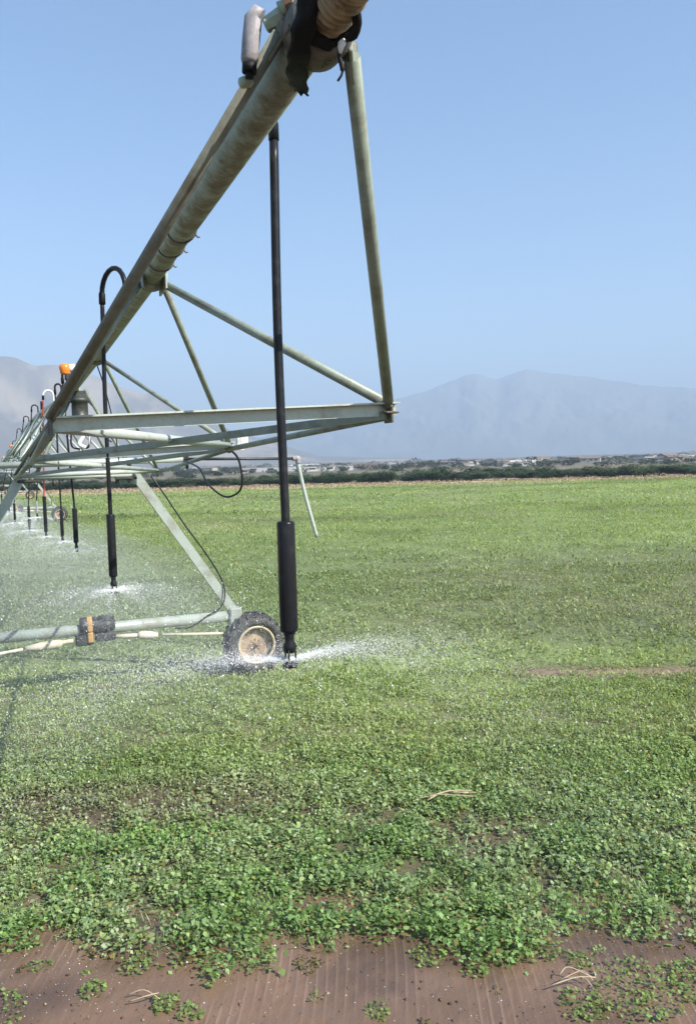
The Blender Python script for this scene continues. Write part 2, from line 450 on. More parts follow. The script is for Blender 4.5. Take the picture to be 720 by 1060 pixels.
tag(np_mesh('mud_crumbs', cvs.reshape(-1, 3), cfs, m, ccs), 'small crumbs of soil and bits of chaff on the wet mud', 'soil', kind='stuff')

# ------------------------------------------------------------------ crop: leaves as small folded blades
def leaves(px, py, pz, L_, W_, col, up=.55):
    """rhombic leaflets at points; col (n,3)"""
    n = len(px)
    a = rng.uniform(0, 2 * math.pi, n)
    el = rng.normal(up, .35, n)
    d = np.stack([np.cos(a) * np.cos(el), np.sin(a) * np.cos(el), np.sin(el)], 1)
    s = np.stack([-np.sin(a), np.cos(a), rng.normal(0, .25, n)], 1)
    s /= np.linalg.norm(s, axis=1)[:, None]
    p = np.stack([px, py, pz], 1)
    L_ = np.broadcast_to(L_, n)[:, None]; W_ = np.broadcast_to(W_, n)[:, None]
    v = np.stack([p, p + d * L_ * .55 + s * W_ * .5, p + d * L_ + np.array([0, 0, -.1]) * L_, p + d * L_ * .55 - s * W_ * .5], 1)
    return v.reshape(-1, 3), col

def scatter(n, y0, y1, pad):
    """points spread evenly over the wedge of ground the picture looks at"""
    y = np.sqrt(rng.uniform(y0 ** 2, y1 ** 2, n))
    x = rng.uniform(-1, 1, n) * (.47 * y + pad)
    return x, y

def crop_zone(n, y0, y1, pad, leaf, wide, h0, h1, per, spread, up=.5, jit=.35, ragged=0.):
    x, y = scatter(n, y0, y1, pad)
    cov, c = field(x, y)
    cf = 3.1 / max(1, y0 / 8) * (1 + .8 * ragged)
    clump = fbm(x * cf, y * cf, 17, 4)
    keep = rng.uniform(0, 1, n) < cov * (.28 * (1 - .55 * ragged) + .9 * sstep(.30 + .08 * ragged, .58, clump))
    x, y, c, clump = x[keep], y[keep], c[keep], clump[keep]
    k = len(x)
    hh = (h0 + (h1 - h0) * sstep(.3, .7, clump)) * rng.uniform(.6, 1.2, k)
    pc = 1 + .35 * (rng.uniform(0, 1, k) - .5)
    X_, Y_ = np.repeat(x, per), np.repeat(y, per)
    H_ = np.repeat(hh, per); m_ = len(X_)
    X_ = X_ + rng.normal(0, spread, m_); Y_ = Y_ + rng.normal(0, spread, m_)
    Z_ = H_ * np.sqrt(rng.uniform(.02, 1, m_))
    C_ = np.repeat(c, per, 0) * np.repeat(pc, per)[:, None] * (1 + jit * 2 * (rng.uniform(0, 1, m_) - .5))[:, None]
    blu = rng.uniform(0, 1, m_)
    C_ = C_ * np.stack([1 - .05 * blu, np.ones(m_), 1 + .5 * blu ** 2], 1)
    pale = rng.uniform(0, 1, m_) < .2
    C_ = np.where(pale[:, None], C_ * 1.2 + np.array([.07, .08, .06]), C_)
    old = rng.uniform(0, 1, m_) < .04
    C_ = np.where(old[:, None], np.array([.30, .25, .09]) * rng.uniform(.6, 1.1, (m_, 1)), C_)
    sz = rng.uniform(.55, 1.35, m_) * np.repeat(rng.uniform(.75, 1.25, k), per)
    return leaves(X_, Y_, Z_, leaf * sz, wide * sz, np.clip(C_, .01, .5), up)

parts = [
    crop_zone(19000, 4.9, 9.2, 1.4, .038, .029, .025, .115, 13, .052, .42, .5, .85),
    crop_zone(5200, 4.9, 9.5, 1.4, .10, .007, .01, .06, 4, .03, 1.0, .4, .6),
    crop_zone(15000, 7.6, 12.5, 1.6, .046, .020, .04, .10, 11, .06, .65, .25),
    crop_zone(15000, 12.2, 24, 1.8, .075, .030, .05, .11, 9, .11, .65, .22),
    crop_zone(22000, 23, 55, 3, .115, .045, .05, .11, 6, .22, .6, .2),
    crop_zone(24000, 52, 104, 6, .19, .09, .05, .10, 4, .45, .45, .18),
]
vv = np.concatenate([p[0] for p in parts]); cc = np.concatenate([p[1] for p in parts])
# loose sprouts and fallen bits on the mud strip
def sprouts(cx, cy, n, rad, h, leaf=.030):
    r_ = rad * np.sqrt(rng.uniform(0, 1, n)); a_ = rng.uniform(0, 6.283, n)
    x = cx + r_ * np.cos(a_); y = cy + r_ * np.sin(a_)
    z = .012 + h * rng.uniform(.05, 1, n) * (1 - .5 * r_ / max(rad, 1e-3))
    base = np.array([.185, .262, .085]) if n > 100 or rng.uniform() < .85 else np.array([.13, .12, .05])
    c = base[None] * rng.uniform(.6, 1.45, (n, 1))
    sz = rng.uniform(.6, 1.2, n)
    return leaves(x, y, z, leaf * sz, leaf * .78 * sz, c, .35)
extra = []
for i in range(95):
    x = rng.uniform(-3.2, 3.2); y = rng.uniform(4.5, 5.6)
    if rng.uniform() < .65 and y < 5.0: continue
    extra.append(sprouts(x, y, rng.integers(4, 20), rng.uniform(.015, .055), rng.uniform(.01, .035), .026))
for cx, cy, n, rad, h in ((1.75, 4.80, 420, .30, .09), (2.15, 4.85, 340, .22, .10), (1.35, 4.68, 160, .16, .05), (1.25, 5.25, 110, .13, .06), (1.45, 5.12, 70, .10, .04),
                          (-1.72, 4.95, 80, .09, .05), (-1.22, 4.80, 110, .09, .06), (-1.05, 4.72, 60, .08, .05), (-.75, 5.28, 120, .16, .05), (.45, 5.2, 90, .12, .04), (-2.3, 4.75, 170, .22, .05),
                          (-.35, 5.15, 60, .10, .03), (.1, 4.68, 60, .08, .03), (.75, 5.05, 60, .09, .04), (-1.5, 5.2, 90, .12, .05), (2.4, 5.3, 90, .13, .05)):
    extra.append(sprouts(cx, cy, n, rad, h))
vv = np.concatenate([vv] + [e[0] for e in extra]); cc = np.concatenate([cc] + [e[1] for e in extra])
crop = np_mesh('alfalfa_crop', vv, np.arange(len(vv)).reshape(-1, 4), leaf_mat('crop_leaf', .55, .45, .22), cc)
tag(crop, 'low green clover-like crop covering the whole field', 'crop', kind='stuff')

# ------------------------------------------------------------------ mountains and hills
def massif(name, az_pts, r0, r1, rc, seed, c1, c2, spur=.35, rough_ridge=0.):
    az = np.radians(np.linspace(az_pts[0][0], az_pts[-1][0], 420))
    el = np.maximum(np.interp(np.degrees(az), [p[0] for p in az_pts], [p[1] for p in az_pts]) + .03, .05)
    u_ = np.linspace(0, 1, 120)
    A, U = np.meshgrid(az, u_, indexing='ij')
    Rr = r0 + (r1 - r0) * U
    E = np.repeat(el[:, None], len(u_), 1)
    uc = (rc - r0) / (r1 - r0)
    shape = np.where(U < uc, sstep(0, 1, U / uc) * .45 + .55 * (U / uc) ** 1.3, np.clip(1 - ((U - uc) / (1 - uc)) ** 1.4, 0, 1))
    fx, fy = A * rc / 260., Rr / 420.
    n_ = 1 - np.abs(2 * fbm(fx, fy, seed, 5) - 1)
    n2_ = 1 - np.abs(2 * fbm(fx * 2.7, fy * 2.0, seed + 9, 4) - 1)
    away = np.clip(np.abs(U - uc) / uc * 2.2, 0, 1)
    H = rc * np.tan(np.radians(E)) * shape * (1 - away * spur * (1 - n_)) * (1 - away * .10 * (1 - n2_))
    H = H * (1 + rough_ridge * (fbm(A * rc / 60., A * 0, seed + 3, 3)[:, :] - .5)) - 1.0
    Xm, Ym = Rr * np.sin(A), Rr * np.cos(A)
    k = sstep(.35, .65, fbm(fx * 1.8, fy * 1.8, seed + 20, 5))[..., None]
    cm = np.array(c1)[None, None] * (1 - k) + np.array(c2)[None, None] * k
    a_, b_ = A.shape
    ii = np.arange(a_ * b_).reshape(a_, b_)
    q = np.stack([ii[:-1, :-1], ii[:-1, 1:], ii[1:, 1:], ii[1:, :-1]], -1).reshape(-1, 4)[:, ::-1]
    mm, nt, out = new_mat(name + '_rock')
    at = nt.nodes.new('ShaderNodeAttribute'); at.attribute_name = 'col'
    b = principled(nt, Roughness=.95); b.inputs['Specular IOR Level'].default_value = .1
    nt.links.new(at.outputs['Color'], b.inputs['Base Color']); nt.links.new(b.outputs[0], out.inputs['Surface'])
    o = np_mesh(name, np.stack([Xm, Ym, H], -1).reshape(-1, 3), q, mm, cm.reshape(-1, 3), True)
    return tag(o, kind='structure')

# azimuth in degrees right of straight ahead, elevation of the crest in degrees
massif('mountain', [(-16, .3), (-9, 1.2), (-4, 2.3), (-1, 3.0), (1.57, 3.59), (3.51, 4.27), (6.11, 4.89), (7.74, 5.53), (8.49, 5.76), (9.29, 5.8), (10.68, 5.40), (11.74, 5.81), (12.72, 6.03), (13.44, 5.86), (14.27, 5.6), (15.74, 5.41), (17.81, 5.04), (20.13, 4.52), (22.92, 4.17), (26, 3.7), (31, 2.9), (36, 1.8), (40, .9)],
       4300, 6900, 5600, 3, (.20, .19, .155), (.15, .145, .12), .4, .03)
massif('hills', [(-52, 4), (-44, 6.6), (-36, 7.6), (-30, 7.9), (-26, 7.7), (-22.94, 7.49), (-21.79, 7.21), (-20.92, 6.9), (-19.11, 6.94), (-18.2, 6.76), (-16.99, 6.26), (-15.76, 5.6), (-14.5, 5.22), (-13.09, 4.95), (-12.53, 4.5), (-11.11, 3.67), (-10.0, 3.3), (-8.03, 2.4), (-3.99, 1.14), (-1.95, .47), (1, .3), (5, .1)],
       1900, 3700, 2800, 8, (.31, .25, .18), (.15, .13, .10), .6, .05)

# ------------------------------------------------------------------ dry verge, orchard trees, village
nv = 34000
x = rng.uniform(-75, 85, nv); yb = 111 - .13 * x
y = yb + rng.uniform(-8, 7, nv)
k_ = fbm(x * .12, y * .3, 5, 3)
keep = rng.uniform(0, 1, nv) < sstep(.45, .62, k_) + .06 + .4 * sstep(5, -15, x)
x, y = x[keep], y[keep]
c = np.array([.40, .325, .215])[None] * rng.uniform(.6, 1.25, (len(x), 1))
lv, lc = leaves(x, y, np.full(len(x), .02), rng.uniform(.14, .34, len(x)), .16, c, .8)
vg = np_mesh('dry_grass', lv, np.arange(len(lv)).reshape(-1, 4), leaf_mat('dry_grass_blade', .7, .3, .2), lc)
tag(vg, 'straw coloured dry grass along the far edge of the field', 'grass', kind='stuff')

M['foliage'] = leaf_mat('tree_foliage', .6, .2, .25)
M['bark'] = weathered('bark', (.10, .075, .05), (.05, .04, .03), .9, 0, 8, .5)
def crown_mesh(name, rad, h0, h1, n, size, col, seed):
    g_ = np.random.default_rng(seed)
    nb = 16
    bc = np.stack([g_.normal(0, rad * .5, nb), g_.normal(0, rad * .5, nb), g_.uniform(h0 + .22 * (h1 - h0), h1 - .2 * (h1 - h0), nb)], 1)
    br = g_.uniform(.32, .55, nb) * rad
    br = np.minimum(br, h1 - bc[:, 2] + .2)
    which = g_.integers(0, nb, n)
    d = g_.normal(0, 1, (n, 3)); d /= np.linalg.norm(d, axis=1)[:, None]
    p = bc[which] + d * (br[which] * g_.uniform(.55, 1.08, n))[:, None]
    p[:, 2] = np.maximum(p[:, 2], h0 * .8)
    bt = g_.uniform(.65, 1.35, nb)[which]
    c = np.array(col)[None] * (bt * g_.uniform(.75, 1.3, n))[:, None]
    v_, c_ = leaves(p[:, 0], p[:, 1], p[:, 2], size * g_.uniform(.6, 1.3, n), size * .6, c, .2)
    o = np_mesh(name, v_, np.arange(len(v_)).reshape(-1, 4), M['foliage'], c_)
    return o
def make_tree(name, rad, h, col, seed, n=900, size=.28, trunk=.08):
    t = empty(name)
    cr = crown_mesh('crown', rad, h * .04, h, n, size, col, seed); cr.parent = t
    MB().path([(0, 0, -.05), (.03, .02, h * .3), (-.04, .05, h * .62)], [trunk, trunk * .75, trunk * .35], 7).build('trunk', M['bark'], t)
    return t
protos = [make_tree('orchard_tree', 1.5 + .12 * i, 2.4 + .13 * i, [(.052, .090, .034), (.066, .102, .038), (.046, .080, .032), (.078, .108, .046), (.056, .086, .040)][i], 100 + i, 3000) for i in range(5)]
used = set()
def put(proto, x, y, s, rz, z=0):
    o = proto if proto not in used else copy_tree(proto)
    used.add(proto)
    o.location = (x, y, z); o.rotation_euler = (0, 0, rz); o.scale = (s, s, s * random.uniform(.34, .56))
    return o
for row in range(3):
    x = -66.0 + row
    while x < 84:
        y = 119 - .13 * x + row * 9 + random.uniform(-1.4, 1.4)
        o = put(random.choice(protos), x, y, random.uniform(.78, 1.22) * (1.0 + .05 * row), random.uniform(0, 6.28))
        tag(o, 'low dark green tree in the long hedge-like row beyond the field', 'tree', 'orchard trees along the far field edge')
        x += random.uniform(1.7, 2.9) if row == 0 else random.uniform(2.6, 4.2)

# village on the plain
def make_house(wx, wy, wz, rh, wall, roofc, gable):
    t = empty('village_house')
    MB().box((0, 0, wz / 2), (wx, wy, wz)).build('wall', wall, t)
    r_ = MB()
    if gable:
        e = .35
        r_.add([(-wx/2-e, -wy/2-e, wz+.01), (wx/2+e, -wy/2-e, wz+.01), (wx/2+e, wy/2+e, wz+.01), (-wx/2-e, wy/2+e, wz+.01), (-wx/2-e, 0, wz+rh), (wx/2+e, 0, wz+rh)],
               [[3, 2, 1, 0], [0, 1, 5, 4], [2, 3, 4, 5], [1, 2, 5], [3, 0, 4]], False)
    else:
        r_.box((0, 0, wz + .15), (wx + .5, wy + .5, .29)); r_.box((wx * .2, 0, wz + .75), (wx * .3, wy * .5, .9))
    r_.build('roof', roofc, t)
    for sx in (-.28, .05, .3):
        MB().box((sx * wx, -wy / 2 - .02, wz * .58), (wx * .12, .1, wz * .34)).build('window', M['dark_box'], t)
    MB().box((-.1 * wx, -wy / 2 - .02, 1.05), (1., .1, 2.1)).build('door', M['rust'], t)
    return t
wallm = [weathered('house_wall_' + n, c, tuple(q * .8 for q in c), .8, 0, .4, .4) for n, c in (('white', (.56, .55, .53)), ('cream', (.46, .42, .36)), ('pink', (.30, .25, .22)))]
roofm = [weathered('house_roof_' + n, c, tuple(q * .7 for q in c), .8, 0, .5, .4) for n, c in (('tile', (.27, .20, .165)), ('grey', (.30, .295, .28)), ('white', (.45, .45, .44)))]
hp = [make_house(*a) for a in ((11, 8, 3.4, 2.0, wallm[0], roofm[0], True), (14, 9, 5.8, 2.2, wallm[1], roofm[0], True), (20, 12, 4.6, .6, wallm[0], roofm[2], False), (9, 9, 6.0, .5, wallm[2], roofm[1], False), (34, 14, 6.5, .6, wallm[0], roofm[1], False))]
for i in range(74):
    az = random.uniform(-13, 25); r_ = random.uniform(270, 620)
    pr = random.choice(hp[:4]) if random.random() < .88 else hp[4]
    o = put(pr, r_ * math.sin(R(az)), r_ * math.cos(R(az)), random.uniform(.42, .6), random.uniform(-.6, .6)); o.scale.z *= 1.35
    tag(o, 'small pale village house in the haze below the mountain', 'house', 'village houses on the plain')
vt = []
g_ = np.random.default_rng(77)
for i in range(620):
    az = R(g_.uniform(-26, 27)); r_ = g_.uniform(215, 760)
    cx, cy = r_ * math.sin(az), r_ * math.cos(az)
    rad = g_.uniform(1.2, 3.2); hh = rad * g_.uniform(.45, .75) if g_.uniform() < .95 else rad * 1.2
    n = 260
    d = g_.normal(0, 1, (n, 3)); d /= np.linalg.norm(d, axis=1)[:, None]
    p = np.array([cx, cy, hh * .55]) + d * np.array([rad, rad, hh * .5]) * g_.uniform(.6, 1.05, (n, 1))
    p[:, 2] = np.maximum(p[:, 2], .1)
    c = np.array([.048, .060, .034])[None] * g_.uniform(.6, 1.4, (n, 1)) * g_.uniform(.7, 1.3)
    vt.append(leaves(p[:, 0], p[:, 1], p[:, 2], g_.uniform(.35, .7, n), g_.uniform(.3, .5, n), c, .2))
vv = np.concatenate([q[0] for q in vt]); cc = np.concatenate([q[1] for q in vt])
tag(np_mesh('distant_woods', vv, np.arange(len(vv)).reshape(-1, 4), M['foliage'], cc), 'hazy scattered trees among the far village houses', 'woods', kind='stuff')

# ------------------------------------------------------------------ the irrigation machine
PA, PB = .915, .405                                        # the pipe's line on the ground: x = PA - PB * y
u = V((-PB, 1, 0)).normalized(); v = V((u.y, -u.x, 0))     # along the pipe, and across it (to the right)
def pl(y, lat=0, z=4.63): return V((PA - PB * y, y, z)) + v * lat
PIPE_R = .067
F = [pl(2.40, 0, 4.617), pl(5.32, 0, 4.615), pl(9.1, 0, 4.622), pl(13.0, 0, 4.66)]
A = [V((.212, 3.942, 3.619)), V((-1.045, 7.192, 3.538)), V((-2.818, 11.969, 3.306))]
B = [V((-1.229, 3.358, 3.557)), V((-2.577, 6.572, 3.458)), V((-4.633, 11.234, 3.284))]
ANG = [(-.026, .026), (.026, .026), (.026, .020), (-.020, .020), (-.020, -.026), (-.026, -.026)]     # L-profile of an angle iron

def flange(bm, p, d, r=.105, t=.028):
    bm.lathe(p, d, [(-t, PIPE_R + .004), (-t, r), (-.003, r), (-.002, r - .012), (.002, r - .012), (.003, r), (t, r), (t, PIPE_R + .004)], 24, False)
    d = V(d).normalized(); a = d.cross(V((0, 0, 1))).normalized(); b_ = d.cross(a)
    for k in range(8):
        q = V(p) + (a * math.cos(k * .785 + .3) + b_ * math.sin(k * .785 + .3)) * (r - .016)
        bm.tube(q - d * (t + .014), q + d * (t + .014), .009, 6)

sp = empty('irrigation_span', pl(2.4, 0, 0))
tag(sp, 'near overhead pipe and truss span with rusty ribbed coupling and hanging black rubber', 'irrigation span', 'irrigation spans of the machine')
def put_part(bm, name, mat, parent, label=None):
    o = bm.build(name, mat, None, label)
    o.parent = parent
    o.matrix_parent_inverse = Matrix.Translation(-V(parent.location)) if parent.rotation_euler.z == 0 else parent.matrix_basis.inverted()
    return o
# for the world-space building below the span's empty has no rotation; its children keep world coordinates
bm = MB()
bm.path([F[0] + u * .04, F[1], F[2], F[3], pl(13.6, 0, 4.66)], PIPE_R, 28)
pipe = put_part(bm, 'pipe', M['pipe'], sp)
for i, p in enumerate(F[1:]):
    bm = MB(); flange(bm, p, u)
    fl = bm.build('flange', M['pipe'])
    fl.parent = pipe
for i, p in enumerate(F[1:]):                          # gusset plates the braces bolt to
    bm = MB()
    for s in (-1, 1):
        c_ = p + v * s * .075 + V((0, 0, -.055)) + u * .0
        bm.box(c_, (.014, .26, .11), Matrix((v, u, V((0, 0, 1)))).transposed(), .004)
    q = bm.build('gusset', M['beam']); q.parent = pipe
# wire ties round the pipe, with loose ends
for y_, r_ in ((4.32, .0725), (4.62, .0715), (4.95, .0725)):
    p = pl(y_, 0, 4.616)
    bm = MB(); ring = []
    for k in range(25):
        t_ = k / 24 * 6.283
        ring.append(p + v * math.cos(t_) * r_ + V((0, 0, 1)) * math.sin(t_) * r_ + u * .03 * math.sin(t_ * 1.0 + y_))
    bm.path(ring, .005, 6, False)
    e0 = p + v * r_ + V((0, 0, -.03))
    bm.path([e0 + V((-.01, 0, .02)), e0 + v * .012 + V((0, 0, -.008)), e0 + v * .022 + V((0, 0, -.004))], .005, 6)
    q = bm.build('wire_tie', M['flange']); q.parent = pipe

# joint at the near end
J = F[0]
bm = MB()
JR = J + v * .012
bm.lathe(JR + u * .02, u, [(-.075, .070), (-.07, .088), (-.055, .097), (.0, .099), (.03, .097), (.05, .088), (.06, .068)], 32)
for k in range(8):
    w_ = k * .785 + .2; q = JR + u * .01 + (v * math.cos(w_) + V((0, 0, 1)) * math.sin(w_)) * .094
    bm.tube(q - u * .035, q + u * .005, .010, 6)
bm.box(J + v * .105 + V((0, 0, -.035)) + u * .02, (.07, .016, .06), Matrix((v, u, V((0, 0, 1)))).transposed(), .004)
put_part(bm, 'end_flange', M['flange'], sp)
bm = MB()
prof = []
for k in range(0, 201):
    d_ = k / 200
    prof.append((-d_ * .36, .054 + .011 * abs(math.cos(d_ * 3.1416 * 15 + .3 * math.sin(d_ * 23))) - .003 * d_ + .002 * math.sin(d_ * 31)))
bm.lathe(J + v * .012 - u * .035, u, prof, 32)
put_part(bm, 'coupling', M['rusty_pipe'], sp, 'rusty ribbed coupling hose')
bm = MB(); bm.lathe(J + v * .012 - u * .405, u, [(-.05, .05), (-.04, .085), (-.015, .09), (.0, .09), (.012, .065)], 24)
put_part(bm, 'end_cap', M['rust'], sp)
# black rubber: a crumpled collar round the coupling and a long torn flap over the left flank
bm = MB()
vs, fs = [], []
for i in range(41):
    w_ = 6.283 * i / 40
    out_ = v * math.cos(w_) + V((0, 0, 1)) * math.sin(w_)
    for k in range(5):
        s_ = k / 4
        rad = .066 + .020 * math.sin(s_ * 3.14) + .010 * math.sin(3 * w_ + k) * math.sin(s_ * 3.14) + .004 * math.sin(9 * w_ + 2 * k)
        vs.append(JR + u * (-.045 - .035 * s_ - .025 * s_ * (.5 + .5 * math.sin(2 * w_ + 1.0)) - .03 * s_ * max(0, math.cos(w_ - .2))) + out_ * rad)
for i in range(40):
    for k in range(4):
        fs.append([i * 5 + k, i * 5 + k + 1, (i + 1) * 5 + k + 1, (i + 1) * 5 + k])
bm.add(vs, fs, True)
o = put_part(bm, 'rubber_collar', M['rubber'], sp)
md = o.modifiers.new('thickness', 'SOLIDIFY'); md.thickness = .008; md.offset = 1
flap = curve([V((-.050, 2.22, 4.66)), V((-.060, 2.24, 4.619)), V((-.081, 2.27, 4.563)), V((-.100, 2.33, 4.520)), V((-.112, 2.42, 4.508)), V((-.113, 2.52, 4.512)), V((-.108, 2.57, 4.511))], 5)
vs, fs = [], []
for i, p in enumerate(flap):
    t_ = i / (len(flap) - 1)
    wd = .030 + .004 * math.sin(i * 1.3) - .012 * max(0, t_ - .75) * 4
    for k in range(5):
        q = (k / 4 - .5) * 2
        vs.append(p + V((q * wd, -.012 * (1 - q * q) + .004 * math.sin(i * .9 + k), -.010 * q * t_ + (.012 * math.sin(k * 2.3) if i == len(flap) - 1 else 0))))
for i in range(len(flap) - 1):
    for k in range(4):
        fs.append([i * 5 + k, i * 5 + k + 1, (i + 1) * 5 + k + 1, (i + 1) * 5 + k])
bm = MB(); bm.add(vs, fs, True)
o = put_part(bm, 'rubber_flap', M['rubber'], sp, 'torn black rubber flap hanging over the pipe')
md = o.modifiers.new('thickness', 'SOLIDIFY'); md.thickness = .006; md.offset = 0
# shredded strips and a pale rag on the right of the joint
bm = MB()
bm = MB()
bm.path(curve([V((.016, 2.30, 4.525)), V((.010, 2.30, 4.50)), V((.014, 2.30, 4.478)), V((.019, 2.30, 4.458)), V((.016, 2.30, 4.440)), V((.005, 2.30, 4.424))], 4), [.005] * 8 + [.007] * 6 + [.0035] * 7, 7)
put_part(bm, 'rubber_strip', M['rubber'], sp)
bm = MB()
bm.path(curve([V((.046, 2.24, 4.60)), V((.056, 2.24, 4.576)), V((.062, 2.26, 4.556)), V((.053, 2.29, 4.540)), V((.034, 2.30, 4.530))], 4), [.008, .012, .014, .014, .015, .015, .015, .014, .014, .013, .013, .012, .012, .010, .008, .006, .004], 8)
put_part(bm, 'rubber_strip', M['rubber'], sp)
bm = MB()
bm.path([V((.024, 2.30, 4.535)), V((.020, 2.295, 4.522)), V((.016, 2.295, 4.512)), V((.014, 2.295, 4.495))], [.005, .011, .009, .004], 8)
put_part(bm, 'torn_rag', M['white_plastic'], sp)
# valve on the left flank: grey capsule, pale green casting, rusty clamp
c0 = V((-.238, 2.45, 4.675))
bm = MB()
bm.path([V((-.212, 2.45, 4.682)), V((-.226, 2.45, 4.690)), V((-.238, 2.45, 4.676)), V((-.247, 2.455, 4.62)), V((-.254, 2.46, 4.565)), V((-.254, 2.46, 4.553))], [.020, .026, .027, .027, .026, .022], 16)
box_ = put_part(bm, 'electrical_connector', M['grey_plastic'], sp)
bm = MB(); bm.tube((-.254, 2.46, 4.556), (-.256, 2.46, 4.528), .022, 14); bm.tube((-.256, 2.46, 4.53), (-.257, 2.465, 4.512), .012, 8)
q = bm.build('plug', M['rubber']); q.parent = box_
bm = MB(); bm.lathe((-.272, 2.50, 4.520), (1, .3, .35), [(-.022, .008), (-.018, .015), (0, .018), (.014, .017), (.022, .010)], 14)
q = bm.build('connector_knob', M['green_metal']); q.parent = box_
bm = MB()
bm.lathe((-.205, 2.45, 4.655), (1, -.1, .42), [(0, .014), (.004, .022), (.03, .025), (.052, .028), (.062, .024)], 6, False)
bm.tube((-.16, 2.44, 4.69), (-.10, 2.43, 4.705), .026, 10)
put_part(bm, 'valve_body', M['green_metal'], sp)
bm = MB()
bm.lathe((-.142, 2.43, 4.70), (1, -.1, .3), [(0, .02), (.0, .040), (.014, .040), (.016, .026), (.032, .026), (.034, .042), (.05, .042), (.05, .02)], 14, False)
bm.tube((-.15, 2.40, 4.74), (-.11, 2.40, 4.66), .008, 6); bm.tube((-.125, 2.40, 4.745), (-.095, 2.40, 4.68), .008, 6)
put_part(bm, 'clamp', M['rust'], sp)

def strut(a, b, name, mat, r=.024, seg=9, par=None, label=None):
    a, b = V(a), V(b); d = (b - a).normalized()
    bm = MB(); bm.tube(a + d * .03, b - d * .02, r, seg)
    for p, q in ((a, 1), (b, -1)):                  # flattened, bolted ends
        side = d.cross(V((0, 0, 1))).normalized()
        bm.box(p + d * q * .05, (.012, .11, .05), Matrix((side, d, side.cross(d))).transposed(), .003)
    return put_part(bm, name, mat, par or sp, label)

def side(p, s): return p + v * s * .075 + V((0, 0, -.05))
for s, nd in ((1, A), (-1, B)):
    for f, a in ((0, 0), (1, 0), (1, 1), (2, 1), (2, 2), (3, 2)):
        strut(side(F[f], s) if f else (V((.046, 2.42, 4.575)) if s > 0 else V((-.143, 2.42, 4.643))), nd[a] + V((0, 0, .02)), 'strut', M['strut'] if s > 0 else M['shaded_rusty_strut'], (.026 if s > 0 else .022) if a == 0 else .023)
for a_, b_, k in zip(A, B, range(3)):                # cross bars: angle irons, then a tube
    bm = MB()
    d = (a_ - b_).normalized()
    if k < 2: bm.prism(b_, a_ + d * .05, [(-.03, .03), (.03, .03), (.03, .022), (-.022, .022), (-.022, -.034), (-.03, -.034)][::-1])
    else: bm.tube(b_, a_, .034, 12)
    put_part(bm, 'cross_bar', M['paint'], sp)
for a_, b_ in ((A[0], A[1]), (A[1], A[2]), (B[0], B[1]), (B[1], B[2])):
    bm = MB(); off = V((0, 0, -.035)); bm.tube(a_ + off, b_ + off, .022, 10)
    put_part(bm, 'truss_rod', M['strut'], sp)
for a_, b_, m_ in ((A[0], B[1], M['strut']), (A[1], B[2], M['strut'])):
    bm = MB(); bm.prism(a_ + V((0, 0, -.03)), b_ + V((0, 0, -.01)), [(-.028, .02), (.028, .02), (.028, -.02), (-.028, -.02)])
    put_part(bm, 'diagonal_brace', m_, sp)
for a_, b_ in ((B[0], A[1]), (B[1], A[2])):
    bm = MB(); bm.tube(a_ + V((0, 0, -.01)) + (b_ - a_).normalized() * .06, b_ + V((0, 0, .0)), .027, 12)
    put_part(bm, 'diagonal_brace', M['paint'], sp)
for p in A + B:                                      # node plates with bolts
    bm = MB()
    if p in A: bm.box(p + V((0, 0, -.02)), (.07, .10, .010), Matrix((v, u, V((0, 0, 1)))).transposed(), .003)
    bm.box(p + V((0, 0, -.03)), (.012, .09, .08), Matrix((v, u, V((0, 0, 1)))).transposed(), .003)
    for k in (-1, 1): bm.tube(p + u * .03 * k + V((0, 0, -.045)), p + u * .03 * k + V((0, 0, .015)), .009, 6)
    put_part(bm, 'node_plate', M['flange'], sp)
# cable loops under the second node, small white junction box
bm = MB()
a1 = A[1]
bm.path(curve([a1 + V((0, 0, -.03)), a1 + V((.07, .05, -.12)), a1 + V((.10, .05, -.30)), a1 + V((.06, .1, -.42)), a1 + V((-.10, .3, -.47)), a1 + V((-.30, .6, -.36)), a1 + V((-.46, 1.0, -.20)), a1 + V((-.72, 1.6, -.12))]), .010, 6)
put_part(bm, 'cable', M['poly'], sp)
bm = MB(); bm.box(A[1] + V((.115, .05, .045)), (.10, .06, .105), None, .008); bm.box(A[1] + V((.115, .05, -.02)), (.03, .03, .05))
put_part(bm, 'junction_box', M['white_plastic'], sp)
for i, p in enumerate((F[2], F[1])):                 # thin feed cable sagging off the pipe
    if i: continue
    bm = MB(); bm.path(curve([p + V((-.02, .05, -.07)), p + V((.02, .2, -.35)), p + V((.08, .3, -.8)), p + V((.06, .5, -1.2))]), .008, 6)
    put_part(bm, 'cable', M['poly'], sp)

